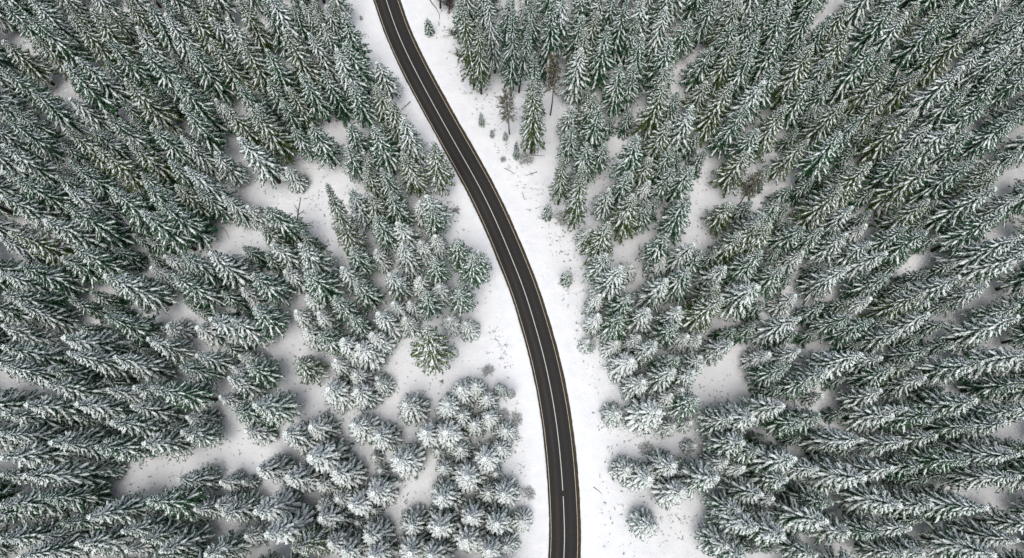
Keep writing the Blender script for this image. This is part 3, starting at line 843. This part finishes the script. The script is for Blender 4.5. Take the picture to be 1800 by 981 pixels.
# leafless shrubs: arching stems with finer twigs, snow caught in them
def build_shrub(seed, H, R, n_stem, n_twig, snow):
    r = np.random.RandomState(seed)
    st, tw, sn = Soup(), Soup(), Soup()
    for k in range(n_stem):
        a = r.rand() * 6.28; e = 0.25 + 1.2 * r.rand()
        d = np.array([math.cos(a) * math.cos(e) * R, math.sin(a) * math.cos(e) * R, math.sin(e) * H]) * (0.65 + 0.4 * r.rand())
        p0 = np.array([math.cos(a), math.sin(a), 0]) * 0.1 * r.rand(); p0[2] = -0.15
        p1 = p0 + d * 0.5 + [0, 0, 0.12 * H]; p2 = p0 + d
        st.tube([p0, p1, p2], [0.035, 0.022, 0.008], 4)
        m = n_twig
        f = 0.25 + 0.75 * r.rand(m)
        bb = np.where(f[:, None] < 0.5, p0 + (p1 - p0) * (f * 2)[:, None], p1 + (p2 - p1) * (f * 2 - 1)[:, None])
        dv = d / np.linalg.norm(d) * 0.6 + r.randn(m, 3) * 0.45
        ln = (0.25 + 0.35 * r.rand(m)) * min(1, R * 0.7)
        ee = bb + dv * ln[:, None]
        ee[:, 2] = np.maximum(ee[:, 2], 0.03)
        pp = np.cross(dv, [0, 0.1, 1.0]); pp /= np.linalg.norm(pp, axis=1)[:, None] + 1e-6
        w = 0.014 + 0.012 * r.rand(m)[:, None]
        tw.quads(np.stack([bb - pp * w, bb + pp * w, ee + pp * w * 0.4, ee - pp * w * 0.4], 1))
        kk = r.rand(m) < snow
        if kk.any():
            b2, e2, q2 = bb[kk] + [0, 0, .02], ee[kk] + [0, 0, .02], pp[kk]
            mm = (b2 + e2) / 2; T = mm + [0, 0, 0.05]; c = 0.045
            sn.tris(np.stack([b2, T, mm + q2 * c], 1)); sn.tris(np.stack([mm + q2 * c, T, e2], 1))
            sn.tris(np.stack([e2, T, mm - q2 * c], 1)); sn.tris(np.stack([mm - q2 * c, T, b2], 1))
    return st.mesh("stems", M_TWIG), tw.mesh("twigs", M_TWIG), (sn.mesh("snow", M_TSNOW) if snow > 0 else None)
SHRUB = {"bare": [build_shrub(2, 2.2, 2.0, 34, 16, 0.10), build_shrub(5, 2.0, 2.0, 26, 14, 0.12)],
         "frost": [build_shrub(12, 1.9, 2.0, 70, 26, 0.55), build_shrub(15, 1.8, 2.0, 60, 26, 0.5)]}
for px, py, R, h, kind, lab in [
    (789, 12, 3.2, 3.4, "bare", "brownish bare shrub at the top edge beside the first green spruce"),
    (797, 62, 2.6, 2.4, "bare", "bare grey shrub at the foot of the green spruce, below the brownish one"),
    (806, 100, 2.6, 2.2, "bare", "lowest bare shrub spreading twigs towards the road beside the green spruce"),
    (924, 283, 2.0, 2.2, "frost", "snow-caught twiggy shrub at the foot of the big green spruce"),
    (884, 281, 0.9, 0.9, "frost", "little snowy shrub between the road and the big green spruce"),
    (985, 386, 2.0, 1.8, "frost", "snowy twiggy shrub under the two green spruces right of the road"),
    (858, 653, 1.5, 1.6, "frost", "round frosted bush alone on open snow left of the road"),
    (886, 728, 1.3, 1.0, "frost", "low sparse shrub at the clump's edge left of the road"),
    (907, 737, 1.6, 1.3, "frost", "low dark shrub between the left clump and the road, right of another"),
    (800, 372, 1.6, 1.3, "bare", "bare low shrub on the left roadside beside a trunk foot"),
    (1022, 415, 1.3, 0.9, "bare", "sparse low shrub below the leaning trunk right of the road"),
    (1135, 790, 1.7, 1.2, "frost", "snowy shrub between two spruce clumps right of the road"),
    (929, 867, 1.5, 1.3, "frost", "snowy shrub at the left clump's edge near the line's gap"),
    (776, 671, 0.7, 0.6, "bare", "tiny bare shrub in the snowy clearing under the big green spruce"),
]:
    b = at(px, py)
    v = SHRUB[kind][rp_.randrange(2)]
    root = bpy.data.objects.new("shrub", None); COL.objects.link(root)
    root.location = (b[0], b[1], surf_z(b[0], b[1])); root.rotation_euler = (0, 0, rp_.random() * 6.28)
    root.scale = (R / 2.0, R / 2.0, h / 2.0)
    link("stems", v[0], root); tw_ = link("twigs", v[1], root)
    if v[2]: link("snow", v[2], tw_)["kind"] = "stuff"
    tag(root, lab, "shrub", "leafless shrubs")

# fallen branches and poles on the snow
def branch(pts_px, r0, lab, forks=2, name="fallen_branch", lift=0.06):
    pts = [at(x, y) for x, y in pts_px]
    if len(pts) == 2: pts.insert(1, (pts[0] + pts[1]) / 2 + [0.12, -0.1, 0])
    for p in pts: p[2] = surf_z(p[0], p[1]) + lift
    so = Soup()
    so.tube(pts, list(np.linspace(r0, r0 * 0.35, len(pts))), 5)
    d = pts[-1] - pts[0]; L = np.linalg.norm(d)
    for k in range(forks):
        f = rp_.uniform(0.3, 0.8); p = pts[0] + d * f
        i = min(int(f * (len(pts) - 1)), len(pts) - 2); g = f * (len(pts) - 1) - i
        p = pts[i] * (1 - g) + pts[i + 1] * g
        a = math.atan2(d[1], d[0]) + rp_.choice((-1, 1)) * rp_.uniform(0.5, 0.9); l = L * rp_.uniform(0.2, 0.4)
        so.tube([p, p + np.array([math.cos(a) * l, math.sin(a) * l, 0.05])], [r0 * 0.55, r0 * 0.2], 4)
    return tag(link(name, so.mesh(name, M_TWIG)), lab, "branch", "fallen branches")
branch([(753, -4), (760, 7), (767, 15), (772, 25), (773, 35)], 0.13, "long curved dark branch on the snow near the top, right of the road", 0)
branch([(771, 38), (771.5, 47)], 0.08, "short broken end just below the long curved branch", 1)
branch([(722, 180), (714, 188), (708, 194)], 0.10, "forked branch leaning out of the spruces on the left roadside", 1, lift=0.5)
branch([(887, 296), (897, 301), (906, 307)], 0.09, "thin straight branch on the snow right of the road, beside a forked one", 0)
branch([(944, 302), (934, 305), (923, 309)], 0.09, "forked dry branch on the snow below the big green spruce", 3)
branch([(931, 272), (944, 272.5), (958, 273)], 0.11, "dark log lying at the foot of the big green spruce", 0)
branch([(1043, 856), (1050, 861), (1058, 868)], 0.10, "thin stick on the open snow right of the road near the bottom", 0)
branch([(869, 595), (878, 601)], 0.09, "short stick on the snow left of the road, mid picture", 0)
branch([(523, 391), (525, 372), (529, 349)], 0.19, "weathered pole lying in the left clearing between the spruces", 2)
branch([(535, 395), (552, 391)], 0.07, "thin forked twig beside the pole in the left clearing", 2)
branch([(391, 400), (399, 408), (405, 422)], 0.06, "curved thin twig on the snow of the left clearing", 0)
branch([(1187, 905), (1193, 912), (1200, 919)], 0.06, "thin crooked twig between lone spruce and forest, lower right", 1)
branch([(940, 331), (946, 334), (952, 330)], 0.05, "little bent twig on the open snow right of the road", 0)

# dry weeds, needles and twig litter poking through the snow: nobody could count them
def build_weeds():
    r = np.random.RandomState(9)
    so = Soup()
    spots = []
    def cluster(px, py, n, spread):
        c = at(px, py)
        for _ in range(n):
            q = c[:2] + r.randn(2) * spread
            spots.append(q)
    # patches seen on the verges: x, y, how many, how wide (metres)
    for px, py, n, sp in [(775, 60, 12, 2.0), (800, 140, 26, 3.0), (815, 165, 26, 3.0), (870, 170, 60, 3.5), (905, 190, 40, 3), (840, 175, 20, 2), (862, 265, 24, 2.0), (892, 268, 26, 2.0), (897, 318, 26, 1.6),
                          (940, 340, 16, 2.5), (975, 405, 36, 2.4), (1000, 420, 30, 2.2), (960, 430, 12, 3), (1005, 445, 14, 1.5), (1000, 510, 26, 1.8), (1010, 560, 16, 2.4), (1012, 600, 14, 2),
                          (885, 590, 30, 1.8), (895, 615, 40, 1.8), (905, 640, 18, 1.6), (912, 705, 26, 1.6), (925, 760, 26, 1.6), (920, 800, 26, 1.8), (930, 830, 14, 1.5), (940, 880, 12, 1.5),
                          (1035, 640, 14, 1.6), (1030, 690, 14, 1.8), (1055, 755, 12, 1.6), (1090, 770, 24, 2.2), (1130, 775, 30, 2.2), (1060, 820, 10, 2), (1090, 880, 16, 2.2), (1070, 930, 12, 2.5), (1160, 905, 26, 2.2), (1195, 915, 20, 1.8), (1150, 965, 20, 3),
                          (630, 60, 8, 1.5), (642, 63, 8, 0.6), (690, 90, 4, 1.5), (800, 365, 50, 1.4), (815, 400, 12, 1.6), (845, 435, 10, 1.5), (870, 470, 8, 1.5), (870, 520, 10, 1.5), (780, 650, 30, 4), (740, 680, 26, 2.5),
                          (540, 350, 60, 4), (580, 380, 30, 3), (590, 450, 16, 2.5), (550, 420, 16, 3), (470, 320, 20, 3), (430, 420, 26, 3), (420, 300, 18, 3), (340, 590, 26, 3), (300, 835, 50, 5), (400, 790, 40, 4), (350, 810, 30, 4), (250, 845, 16, 2.5),
                          (520, 620, 30, 2.5), (560, 710, 30, 2.5), (620, 745, 24, 2.5), (700, 870, 40, 2.5), (1250, 690, 36, 2.2), (1240, 720, 26, 2), (1220, 400, 36, 3), (1240, 330, 26, 3), (1070, 330, 16, 2), (1110, 450, 16, 2), (1190, 150, 18, 2.5),
                          (95, 150, 26, 2.5), (60, 110, 18, 2.5), (1590, 490, 14, 1.5), (1650, 580, 14, 2)]:
        cluster(px, py, int(n * 1.3), sp * 1.25)
    for _ in range(1500):       # loose specks everywhere the snow lies open
        px, py = r.uniform(0, 1800), r.uniform(0, 981)
        if not any(in_poly(px, py, pl) for pl in OPEN): continue
        if r.rand() < 0.55: spots.append(at(px, py)[:2] + r.randn(2))
    for q in spots:
        d, _ = road_dist(q[0], q[1])
        if d < 6.2 + 1.2 * r.rand(): continue
        z = surf_z(q[0], q[1]) - 0.02
        n = r.randint(2, 7); h = 0.16 + 0.40 * r.rand() ** 1.8
        a = r.rand(n) * 6.28; base = np.stack([q[0] + r.randn(n) * 0.07, q[1] + r.randn(n) * 0.07, np.full(n, z)], 1)
        tip = base + np.stack([np.cos(a) * h * 0.8, np.sin(a) * h * 0.8, h * (0.3 + 0.8 * r.rand(n))], 1)
        w = np.stack([-np.sin(a), np.cos(a), np.zeros(n)], 1) * (0.016 + 0.03 * r.rand(n))[:, None]
        so.quads(np.stack([base - w, base + w, tip + w * 0.5, tip - w * 0.5], 1))
    o = link("dry_weeds", so.mesh("dry_weeds", M_WEED))
    tag(o, "dry weeds and twig litter poking through the snow", "weeds", kind="stuff")
build_weeds()
